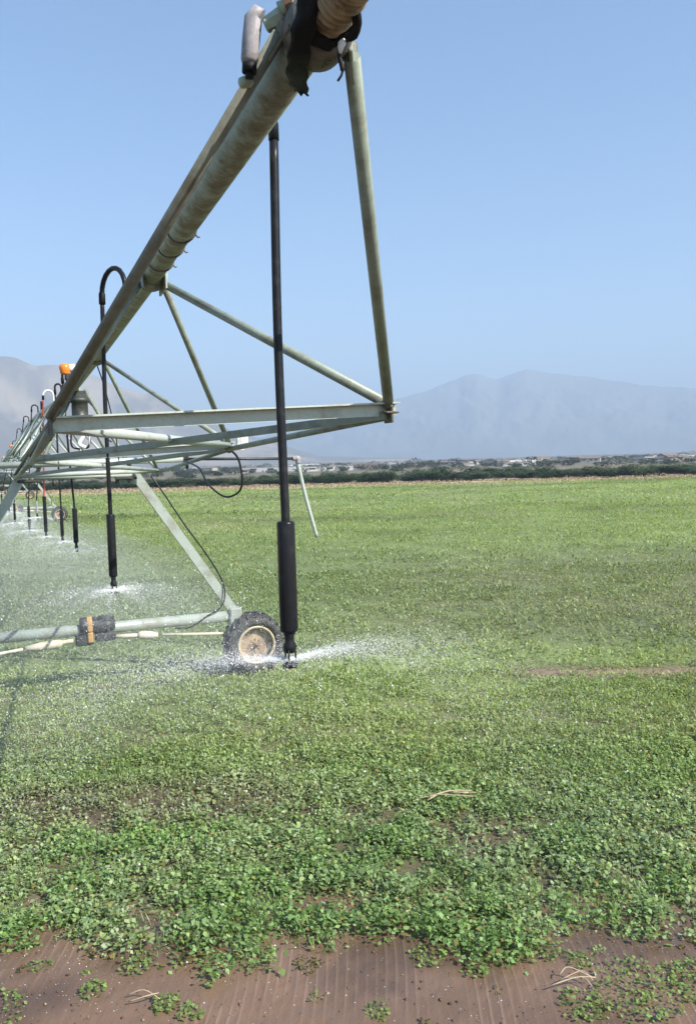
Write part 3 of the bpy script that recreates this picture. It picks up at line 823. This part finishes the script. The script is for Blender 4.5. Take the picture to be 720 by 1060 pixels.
# ------------------------------------------------------------------ drive tower (local x across the machine, y along the pipe)
TC = V((-3.89, 12.0, 0)); TR = math.atan2(v.y, v.x)
def make_tower():
    t = empty('drive_tower')
    P = lambda bm, name, mat, par=None, label=None: bm.build(name, mat, par or t, label)
    P(MB().tube((-2.15, 0, .95), (2.12, 0, .93), .085, 20), 'base_beam', M['beam'])
    for s in (-1, 1):
        bm = MB(); bm.prism((2.20 * s, .0, .95), (.72 if s > 0 else -.92, .05, 3.24), [(-.07, .05), (.07, .05), (.07, -.05), (-.07, -.05)], (0, 1, 0))
        lg = P(bm, 'leg', M['beam'])
        bm = MB(); bm.box((2.17 * s, -.01, .90), (.20, .23, .34), None, .02); bm.tube((2.28 * s, -.05, .80), (2.42 * s, -.05, .55), .08, 12)
        P(bm, 'wheel_bracket', M['beam'])
        bm = MB(); bm.lathe((2.43 * s, -.06, .49), (0, 1, 0), [(-.02, .10), (0, .15), (.10, .16), (.17, .13), (.2, .06)], 20); bm.tube((2.43 * s - .16 * s, .06, .56), (2.43 * s - .34 * s, .06, .62), .05, 10)
        P(bm, 'wheel_gearbox', M['motor'])
        wl = empty('wheel'); wl.parent = t; wl.location = (2.43 * s, -.22, .49)
        bm = MB()
        bm.lathe((0, 0, 0), (0, 1, 0), [(-.13, .30), (-.155, .36), (-.15, .42), (-.11, .462), (-.02, .475), (.13, .475), (.22, .462), (.26, .42), (.265, .36), (.24, .30)], 48, True, True)
        for k in range(22):                          # chevron lugs
            for sd_ in (-1, 1):
                a0 = (k + (.5 if sd_ > 0 else 0)) * 2 * math.pi / 22
                pts = []
                for j in range(4):
                    aa = a0 + j * .055; yy = .055 + sd_ * (.005 + .066 * j)
                    rr = .478 if j < 3 else .452
                    pts.append((math.cos(aa) * rr, yy, math.sin(aa) * rr))
                bm.path(pts, [.020, .022, .022, .018], 5)
        P(bm, 'tyre', M['tyre'], wl)
        bm = MB(); bm.lathe((0, 0, 0), (0, 1, 0), [(-.135, .0), (-.05, .07), (-.05, .10), (-.02, .20), (-.035, .26), (-.06, .265), (.12, .27), (.12, .02)][0:], 36)
        for k in range(8):
            bm.tube((math.cos(k * .785) * .085, -.045, math.sin(k * .785) * .085), (math.cos(k * .785) * .085, -.075, math.sin(k * .785) * .085), .013, 6)
        P(bm, 'rim', M['rim'], wl)
        bm = MB(); bm.lathe((0, 0, 0), (0, 1, 0), [(-.128, .262), (-.142, .286), (-.142, .306), (-.125, .306), (-.10, .27)], 40, True, True)
        P(bm, 'rim_edge', M['rim_edge'], wl)
    # head beam under the truss and its dark bolted plates
    P(MB().tube((-.74, .05, 3.25), (.74, .05, 3.25), .035, 12), 'head_beam', M['paint'])
    for s in (-1, 1):
        P(MB().box((.58 * s if s > 0 else -.8, .05, 3.20), (.32, .13, .045), None, .012).tube((.45 * s, .05, 3.20), (.45 * s, .05, 3.12), .03, 8).tube((.62 * s, .02, 3.2), (.62 * s, .02, 3.14), .02, 8), 'leg_plate', M['dark_box'])
        P(MB().tube((.70 * s, .08, 3.28), (.08 * s, .55, 4.58), .03, 10), 'upper_strut', M['strut'])
    # drive motor with orange gear case, both drive shafts
    mt = empty('motor'); mt.parent = t; mt.location = (0, 0, 0)
    bm = MB(); bm.lathe((-.20, -.02, 1.0), (1, 0, 0), [(0, .07), (.005, .125), (.02, .135)] + [(.10 + .03 * k + .006 * (k % 2), .12 if k % 2 else .135) for k in range(12)] + [(.50, .11), (.515, .05)], 20)
    bm.box((.18, -.09, 1.10), (.22, .10, .10), None, .015); bm.box((-.14, -.03, .80), (.26, .20, .16), None, .02); bm.box((.16, -.05, .82), (.30, .15, .12), None, .02)
    P(bm, 'motor_housing', M['motor'], mt)
    bm = MB(); bm.lathe((-.125, -.02, 1.0), (1, 0, 0), [(.03, .10), (.03, .142), (.10, .142), (.10, .10)], 20, False); bm.box((-.06, -.13, .84), (.085, .07, .16), None, .015); bm.tube((-.06, -.10, .98), (-.06, -.18, .98), .04, 14)
    P(bm, 'gear_case', M['orange_motor'], mt)
    for s in (-1, 1):
        x0 = .30 * s
        bm = MB(); bm.tube((x0, -.04, .80), (x0 + .34 * s, -.06, .785), .032, 12)
        bm.tube((x0 + .70 * s, -.08, .76), (2.1 * s, -.02, .65), .022, 10)
        P(bm, 'drive_shaft', M['cream'])
        bm = MB(); x1 = x0 + (.34 if s > 0 else .16) * s
        L_ = .30 if s > 0 else .50
        bm.path([(x1, -.06, .785), (x1 + L_ * .2 * s, -.062, .782), (x1 + L_ * .6 * s, -.07, .772), (x1 + L_ * s, -.08, .762)], [.050, .066, .062, .040], 12)
        P(bm, 'coupler', M['cream'])
    # dark swivel column under the pipe, hose loops, and the control box with the beacon
    bm = MB(); bm.lathe((-.02, .35, 4.02), (0, 0, 1), [(-.10, .05), (-.08, .11), (0, .12), (.02, .145), (.05, .145), (.05, .12), (.34, .12), (.36, .15), (.41, .15), (.42, .11), (.52, .10)], 20)
    sw = P(bm, 'swivel_column', M['dark_box'])
    bm = MB(); bm.path(curve([(-.12, .30, 4.02), (-.17, .28, 3.85), (-.16, .28, 3.70), (-.05, .28, 3.66)]), .014, 8); bm.path(curve([(.05, .25, 3.95), (.10, .25, 3.78), (.05, .25, 3.68), (-.05, .25, 3.72)]), .018, 8); bm.path(curve([(.16, .3, 4.0), (.24, .3, 3.9), (.42, .3, 3.76)]), .010, 6)
    P(bm, 'hose', M['poly'])
    bm = MB(); bm.path(curve([(-.03, .25, 3.97), (.0, .24, 3.86), (-.06, .24, 3.74), (.03, .24, 3.68)]), .030, 10); bm.tube((.09, .24, 3.98), (.09, .24, 3.7), .014, 8)
    P(bm, 'white_conduit', M['white_plastic'])
    bm = MB(); bm.box((-.10, .45, 4.76), (.22, .20, .10), None, .02); bm.tube((-.10, .45, 4.66), (-.10, .45, 4.72), .04, 10)
    P(bm, 'beacon_mount', M['dark_box'])
    bm = MB(); bm.lathe((-.20, .45, 4.80), (0, 0, 1), [(0, .060), (.02, .072), (.06, .078), (.10, .086), (.13, .082), (.155, .064), (.165, .03)], 20)
    bc = P(bm, 'beacon', M['beacon'])
    P(MB().lathe((-.10, .45, 4.90), (1, 0, .1), [(-.06, .05), (-.02, .062), (.05, .062), (.06, .03)], 16), 'beacon_cap', M['white_plastic'], bc)
    # cable down the leg
    bm = MB(); bm.path(curve([(.95, .02, 3.22), (1.12, -.05, 2.95), (1.42, -.06, 2.45), (1.75, -.06, 1.95), (1.98, -.06, 1.52), (2.0, -.10, 1.25), (1.90, -.10, 1.08), (1.70, -.10, .98), (1.45, -.10, .84), (1.2, -.1, .84)]), .012, 6)
    P(bm, 'cable', M['poly'])
    return t
tower = make_tower()
tower.location = TC; tower.rotation_euler = (0, 0, TR)
tag(tower, 'pale steel drive tower with muddy wheel, orange geared motor and orange beacon', 'drive tower', 'drive towers of the machine')

# later spans and towers, running on to the left
FU = V((-.44, 1, 0)).normalized(); FV = V((FU.y, -FU.x, 0))
def far_span(p0, p1, label):
    p0, p1 = V(p0), V(p1)
    t = empty('irrigation_span', (p0.x, p0.y, 0))
    d = (p1 - p0); Ln = d.length; d.normalize(); a = V((d.y, -d.x, 0))
    nseg = round(Ln / 4.2)
    arch = lambda s: V((0, 0, 4.62 + .42 * 4 * (s / Ln) * (1 - s / Ln)))
    pt = lambda s, lat=0, dz=0: p0 + d * s + a * lat + arch(s) + V((0, 0, dz))
    put_part(MB().path([pt(Ln * k / 24) for k in range(25)], PIPE_R + .012, 14), 'pipe', M['paint'], t)
    nodes = [(k + .5) * Ln / nseg for k in range(nseg)]
    for k, s in enumerate(nodes):
        for sg in (-1, 1):
            for e in (k, k + 1):
                put_part(MB().tube(pt(e * Ln / nseg, .07 * sg, -.05), pt(s, .85 * sg, -1.2), .026, 6), 'strut', M['paint'], t)
        put_part(MB().tube(pt(s, -.85, -1.2), pt(s, .85, -1.2), .03, 6), 'cross_bar', M['paint'], t)
    for sg in (-1, 1):
        put_part(MB().path([pt(.3, .55 * sg, -1.25)] + [pt(s, .85 * sg, -1.2) for s in nodes] + [pt(Ln - .3, .55 * sg, -1.25)], .022, 6), 'truss_rod', M['strut'], t)
    return tag(t, label, 'irrigation span', 'irrigation spans of the machine')
q0 = TC + u * 1.7
q1 = q0 + FU * 40; q2 = q1 + FU * 44; q3 = q2 + FU * 44
far_span(q0 + FU * .3, q1, 'pale arched pipe span just beyond the tower with the beacon')
far_span(q1 + FU * .6, q2, 'small far pipe span, second one beyond the tower with the beacon')
far_span(q2 + FU * .6, q3, 'tiny farthest pipe span at the end of the line by the left edge')
FR = math.atan2(FV.y, FV.x)
for q, lb in ((q1, 'distant drive tower at the first joint past the tower with the beacon'), (q2, 'tiny drive tower at the second joint past the tower with the beacon'), (q3, 'farthest tiny drive tower ending the line at the left edge')):
    t = copy_tree(tower); t.location = q; t.rotation_euler = (0, 0, FR)
    tag(t, lb, 'drive tower', 'drive towers of the machine')

# boom that carries one sprinkler out beyond the wheel
bo = empty('sprinkler_boom', (-2.47, 12.575, 0))
tag(bo, 'horizontal pale boom pipe reaching past the tower with a thin leaning drop tube', 'boom')
b0, b1, b2, b3 = V((-4.981, 11.558, 3.441)), V((-2.49, 12.567, 3.468)), V((-.819, 13.244, 3.43)), V((-.529, 13.361, 2.111))
put_part(MB().tube(b0, b1, .048, 16), 'boom_pipe', M['paint'], bo)
bd = (b1 - b0).normalized()
put_part(MB().lathe(b1 - bd * .02, bd, [(-.035, .045), (-.035, .062), (.035, .062), (.035, .03)], 16, False).tube(b1 + V((0, 0, -.03)), b1 + V((.0, 0, -.15)), .022, 8).box(b1 + V((0, 0, .06)), (.05, .05, .06)), 'clamp', M['rubber'], bo)
put_part(MB().tube(b1, b2, .024, 10), 'boom_rod', M['dark_box'], bo)
put_part(MB().path(curve([b2 - bd * .07, b2 + V((.02, 0, .01)), b2 + (b3 - b2) * .06]), .042, 10), 'elbow', M['grey_plastic'], bo)
put_part(MB().path(curve([b2 + (b3 - b2) * .03, b2 + (b3 - b2) * .5 + V((-.015, 0, 0)), b3]), .032, 10), 'drop_tube', M['paint'], bo)

# ------------------------------------------------------------------ sprinkler drops
def drop(pipe_pt, hose_pt, bot, wlen, label, hose_r=.017, w_r=.037, loop=.32, red=False, grey=False, barb=True):
    pipe_pt, hp_, bt = V(pipe_pt), V(hose_pt), V(bot)
    t = empty('sprinkler_drop', (bt.x, bt.y, bt.z))
    tag(t, label, 'sprinkler', 'sprinkler drops hanging along the pipe')
    top = V((0, 0, pipe_pt.z + PIPE_R - .01))
    a = V((pipe_pt.x, pipe_pt.y, pipe_pt.z + PIPE_R - .012)); d = V((hp_.x - a.x, hp_.y - a.y, 0))
    z1 = pipe_pt.z + loop
    pts = [a, a + V((0, 0, .06))]
    for k in range(11):
        w_ = math.pi * k / 10
        rr = d.length / 2
        hh_ = min(1.1, (z1 - a.z) / max(rr, .01) * .6)
        pts.append(a + d * .5 - d.normalized() * rr * math.cos(w_) + V((0, 0, (z1 - a.z - rr * hh_) + math.sin(w_) * rr * hh_)))
    hz_ = V((hp_.x, hp_.y, hp_.z))
    pts.append(hz_)
    gm = M['white_plastic'] if red else M['poly']
    put_part(MB().path(pts, hose_r * 1.15, 10), 'gooseneck', gm, t)
    hd = .145 if wlen > .35 else .12
    wt = V((bt.x, bt.y, bt.z + hd + wlen)); wb = V((bt.x, bt.y, bt.z + hd))
    dirn = (hz_ - wt)
    if barb: put_part(MB().lathe(hz_, dirn, [(-.05, hose_r * .9), (-.05, hose_r * 1.5), (.03, hose_r * 1.5), (.05, hose_r * 1.2)], 10), 'hose_barb', M['rubber'], t)
    mid = hz_.lerp(wt, .5) + V((-.008, .0, 0))
    ax = (wt - wb); 
    put_part(MB().path(curve([hz_, mid, wt + dirn * .02, wt - dirn * .01]), hose_r, 10), 'hose', M['red'] if red else M['poly'], t)
    tilt = V((dirn.x, dirn.y, 0)) * (wlen / max(.1, dirn.z))
    wt2 = wb + V((0, 0, wlen)) + tilt * 0
    put_part(MB().lathe(wb, wt - wb, [(0, w_r * .75), (.004, w_r * .96), (.012, w_r), (wlen - .012, w_r), (wlen - .004, w_r * .96), (wlen, w_r * .6)], 22), 'weight', M['grey_plastic'] if grey else M['weight'], t)
    hb = MB()
    hb.lathe(bt, (0, 0, 1), [(0, .012), (0, .030), (.014, .032), (.02, .018), (.028, .014)], 14)
    hb.lathe(bt, (0, 0, 1), [(.058, .012), (.064, .026), (.09, .028), (.105, .02), (hd * .88, .02), (hd + .002, .028)], 14)
    for k in range(3):
        w_ = k * 2.094 + .4
        hb.tube(bt + V((math.cos(w_) * .025, math.sin(w_) * .025, .012)), bt + V((math.cos(w_) * .024, math.sin(w_) * .024, .075)), .004, 5)
    put_part(hb, 'nozzle', M['poly'], t)
    return t
def lp(y, lat):                                       # a point on the later spans
    return q0 + FU * ((y - q0.y) / FU.y) + FV * lat
drops = []
def at_pipe(y):
    return pl(y, 0, 4.62) if y < 13.4 else lp(y, 0) + V((0, 0, 4.62 + .42 * 4 * max(0, min(1, (y - q0.y) / 36.5)) * (1 - max(0, min(1, (y - q0.y) / 36.5))))) if y < 50 else lp(y, 0) + V((0, 0, 4.8))
spec = [  # y along pipe, lateral hose offset, bottom xyz, weight length, red, grey
    (3.20, .14, (-.253, 3.235, 2.535), .455, 'nearest black sprinkler drop, its long weight hanging just right of the wheel', dict(loop=.12, hose_r=.0185, w_r=.037, barb=False)),
    (6.85, -.15, (-2.030, 6.85, 2.290), .535, 'black sprinkler drop with tall arched gooseneck, crossing in front of the truss bars', dict(loop=.37, hose_r=.018, w_r=.036)),
    (13.0, -.16, (-4.430, 13.0, 2.02), .56, 'thick black drop, first one hanging beyond the motor beam', dict(loop=.40, w_r=.040)),
    (16.0, -.12, (-5.72, 16.0, 1.88), .52, 'slim grey-black drop between the thick black one and the red-hosed one', dict(w_r=.034)),
    (18.0, -.22, (-6.80, 18.0, 1.82), .80, 'sprinkler drop with red hose and white gooseneck', dict(red=True, w_r=.040)),
    (22.5, .02, (-8.72, 22.5, 1.99), .36, 'thin pale grey drop just past the red-hosed one', dict(grey=True, w_r=.030)),
    (24.0, -.18, (-9.55, 24.0, 1.52), .62, 'long dark drop, second beyond the red-hosed one', dict(w_r=.040)),
    (30.0, -.18, (-12.47, 30.0, 1.36), .62, 'small far drop, third beyond the red-hosed one', dict(w_r=.042)),
    (38.0, -.18, (-16.05, 38.0, 1.35), .60, 'tiny far drop, fourth beyond the red-hosed one', dict(w_r=.042)),
    (47.0, -.18, (-20.25, 47.0, 1.22), .60, 'farthest tiny drop at the left edge of the field view', dict(w_r=.042)),
]
for y, lat, bot, wl, lb, kw in spec:
    pp = at_pipe(y)
    vv_ = v if y < 13.4 else FV
    hp_ = V((pp.x, pp.y, pp.z)) + vv_ * lat + V((0, 0, .02 if lat > .1 else .16))
    drops.append((drop(at_pipe(y - .32) if lat == -.15 else pp, hp_, bot, wl, lb, **kw), V(bot)))

# ------------------------------------------------------------------ water
OCT_V = np.array([[1, 0, 0], [-1, 0, 0], [0, 1, 0], [0, -1, 0], [0, 0, 1.0], [0, 0, -1.0]])
OCT_F = np.array([[0, 2, 4], [2, 1, 4], [1, 3, 4], [3, 0, 4], [2, 0, 5], [1, 2, 5], [3, 1, 5], [0, 3, 5]])
def drops_mesh(name, p, r, label):
    n = len(p)
    vs = p[:, None, :] + OCT_V[None] * r[:, None, None]
    fs = (OCT_F[None] + (np.arange(n) * 6)[:, None, None]).reshape(-1, 3)
    o = np_mesh(name, vs.reshape(-1, 3), fs, M['drops'], None, True)
    return tag(o, label, 'water spray', kind='stuff')
def spray(c, n, jets, vel, size, ground=0.02, sheet=0., seed=1, el=(.0, .16), tpow=1.3):
    g_ = np.random.default_rng(seed)
    az = g_.uniform(0, 6.283, n)
    if jets:
        j = g_.integers(0, len(jets), n)
        ja = np.array([q[0] for q in jets])[j]; js = np.array([q[1] for q in jets])[j]
        az = np.where(g_.uniform(0, 1, n) < sheet, ja + g_.normal(0, 1, n) * js, az)
    e = g_.uniform(*el, n)
    sp_ = vel * g_.uniform(.55, 1.05, n)
    vz = sp_ * np.sin(e); vh = sp_ * np.cos(e)
    drag = .9
    h0 = c[2] - ground
    tm = (vz + np.sqrt(vz ** 2 + 2 * 9.8 * h0)) / 9.8
    t = tm * g_.uniform(0, 1, n) ** tpow
    dist = vh * (1 - np.exp(-drag * t)) / drag
    p = np.stack([c[0] + np.cos(az) * dist, c[1] + np.sin(az) * dist, c[2] + vz * t - 4.9 * t * t], 1)
    p += g_.normal(0, 1, (n, 3)) * (.012 + .05 * dist)[:, None] * .35
    p[:, 2] = np.maximum(p[:, 2], .02)
    r = size * g_.uniform(.35, 1.2, n) ** 1.5
    return p, r
def az_of(dx, dy): return math.atan2(dy, dx)
SP = []
b1_ = np.array(drops[0][1]) + np.array([0, 0, .03])
pA = spray(b1_, 42000, [(az_of(.82, .57), .10), (az_of(.7, .72), .05), (az_of(-1, -.05), .07), (az_of(-.95, .32), .10)], 6.4, .0014, sheet=.86, seed=3, el=(.0, .10), tpow=1.9)
pB = spray(b1_, 260, None, 5.5, .0036, seed=4, el=(0, .25), tpow=.9)
pC = spray(b1_, 26000, [(az_of(-.9, .5), .5), (az_of(.8, .6), .45)], 6.5, .00125, seed=41, el=(-.05, .14), tpow=1.25, sheet=.8)
pB = (np.concatenate([pB[0], pC[0]]), np.concatenate([pB[1], pC[1]]))
drops_mesh('water_spray', np.concatenate([pA[0], pB[0]]), np.concatenate([pA[1], pB[1]]), 'white water fanning out both ways from the nearest nozzle')
b2_ = np.array(drops[1][1]) + np.array([0, 0, .03])
pA = spray(b2_, 22000, [(a_ * .7, .05) for a_ in range(9)], 4.5, .0018, sheet=.75, seed=5, el=(-.05, .12), tpow=1.7)
pB = spray(b2_, 700, None, 6.0, .0055, seed=6, el=(0, .25), tpow=.9)
pC = spray(b2_, 16000, None, 6.5, .0022, seed=42, el=(-.05, .16), tpow=1.2)
pB = (np.concatenate([pB[0], pC[0]]), np.concatenate([pB[1], pC[1]]))
drops_mesh('water_spray', np.concatenate([pA[0], pB[0]]), np.concatenate([pA[1], pB[1]]), 'ring of white water around the nozzle in front of the truss')
pp_, rr_ = [], []
for i, (o_, c_) in enumerate(drops[2:]):
    far_ = c_.y
    p_, r_ = spray(np.array(c_) + np.array([0, 0, .03]), 5000, [(a_ * .7, .06) for a_ in range(9)], 5.0, .00036 * far_ ** .9, sheet=.6, seed=20 + i, el=(-.03, .15), tpow=1.3)
    pp_.append(p_); rr_.append(r_)
drops_mesh('water_spray', np.concatenate(pp_), np.concatenate(rr_), 'bands of white spray below the far row of drops')
# loose drops falling through the air in front of the field
n = 1500
y = rng.uniform(3.0, 13, n) ; x = rng.uniform(-.46, .15, n) * y + rng.normal(0, .3, n)
z = rng.uniform(.05, 2.6, n) * (1 - rng.uniform(0, .5, n))
k_ = (z > 3.37 - .335 * y) & (z < 2.9 - .05 * y)
x, y, z = x[k_], y[k_], z[k_]; n = len(x)
drops_mesh('water_drops', np.stack([x, y, z], 1), .0016 * y ** .55 * rng.uniform(.5, 1.5, n), 'loose bright water drops falling over the field')
# fine mist along the row of nozzles
def blob(name, c, rad, axis_dir, dens, seed):
    vs, fs = [], []
    nu, nv_ = 28, 14
    d = V((axis_dir[0], axis_dir[1], 0)).normalized(); s_ = V((d.y, -d.x, 0))
    for i in range(1, nv_):
        for k in range(nu):
            th = math.pi * i / nv_; ph = 2 * math.pi * k / nu
            n_ = 1 + .10 * math.sin(3 * ph + seed) * math.sin(th) + .06 * math.sin(7 * ph + 2 * th)
            vs.append(V(c) + d * rad[0] * n_ * math.sin(th) * math.cos(ph) + s_ * rad[1] * n_ * math.sin(th) * math.sin(ph) + V((0, 0, (.95 if math.cos(th) < 0 else 1) * rad[2] * math.cos(th))))
    for i in range(nv_ - 2):
        for k in range(nu):
            fs.append([i * nu + k, (i + 1) * nu + k, (i + 1) * nu + (k + 1) % nu, i * nu + (k + 1) % nu])
    fs.append(list(range(nu))); fs.append([(nv_ - 2) * nu + k for k in range(nu)][::-1])
    bm = MB().add(vs, fs, True); bm.fixn = True
    return bm
mm = volume_mat('mist_air', (.90, .95, 1.0), .026, .1)
tag(blob('mist', (-6.0, 15.5, 1.05), (10.5, 3.1, 1.15), u, 0, 1).build('water_mist', mm), 'thin whitish mist drifting along the row of nozzles', 'mist', kind='stuff')
mm2 = volume_mat('far_mist_air', (.90, .95, 1.0), .022, .1)
tag(blob('mist', (-21, 44, .95), (17, 4.5, 1.0), FU, 0, 2).build('water_mist', mm2), 'pale mist over the far left of the field', 'mist', kind='stuff')

# ------------------------------------------------------------------ dry stalks lying on the field and mud
def stalks(x, y, z, ln, ang, n, label, seed, r=.006):
    g_ = random.Random(seed)
    bm = MB()
    for k in range(n):
        a_ = ang + g_.uniform(-.35, .35); l_ = ln * g_.uniform(.6, 1)
        d = V((math.cos(a_), math.sin(a_), 0)); o_ = V((x + g_.uniform(-.03, .03), y + g_.uniform(-.03, .03), z + g_.uniform(0, .02)))
        bm.path(curve([o_ - d * l_ * .5, o_ + V((g_.uniform(-.05, .05), g_.uniform(-.06, .06), g_.uniform(.005, .04))), o_ + d * l_ * .5 + V((0, 0, g_.uniform(-.01, .02)))], 4), [r * .65 * g_.uniform(.6, 1.1)] * 9, 6)
    o = bm.build('straw_stalk', M['straw'])
    return tag(o, label, 'straw', 'dry stalks lying about')
stalks(-1.38, 4.86, .03, .24, .05, 2, 'single short tan stalk lying on the mud at left', 1, .009)
stalks(1.36, 4.86, .05, .30, -.15, 4, 'pale bundle of dry stalks on the mud beside the green sprouts', 2, .006)
stalks(.88, 7.52, .12, .62, .05, 4, 'long dry stalks lying on the crop in mid field', 3, .008)
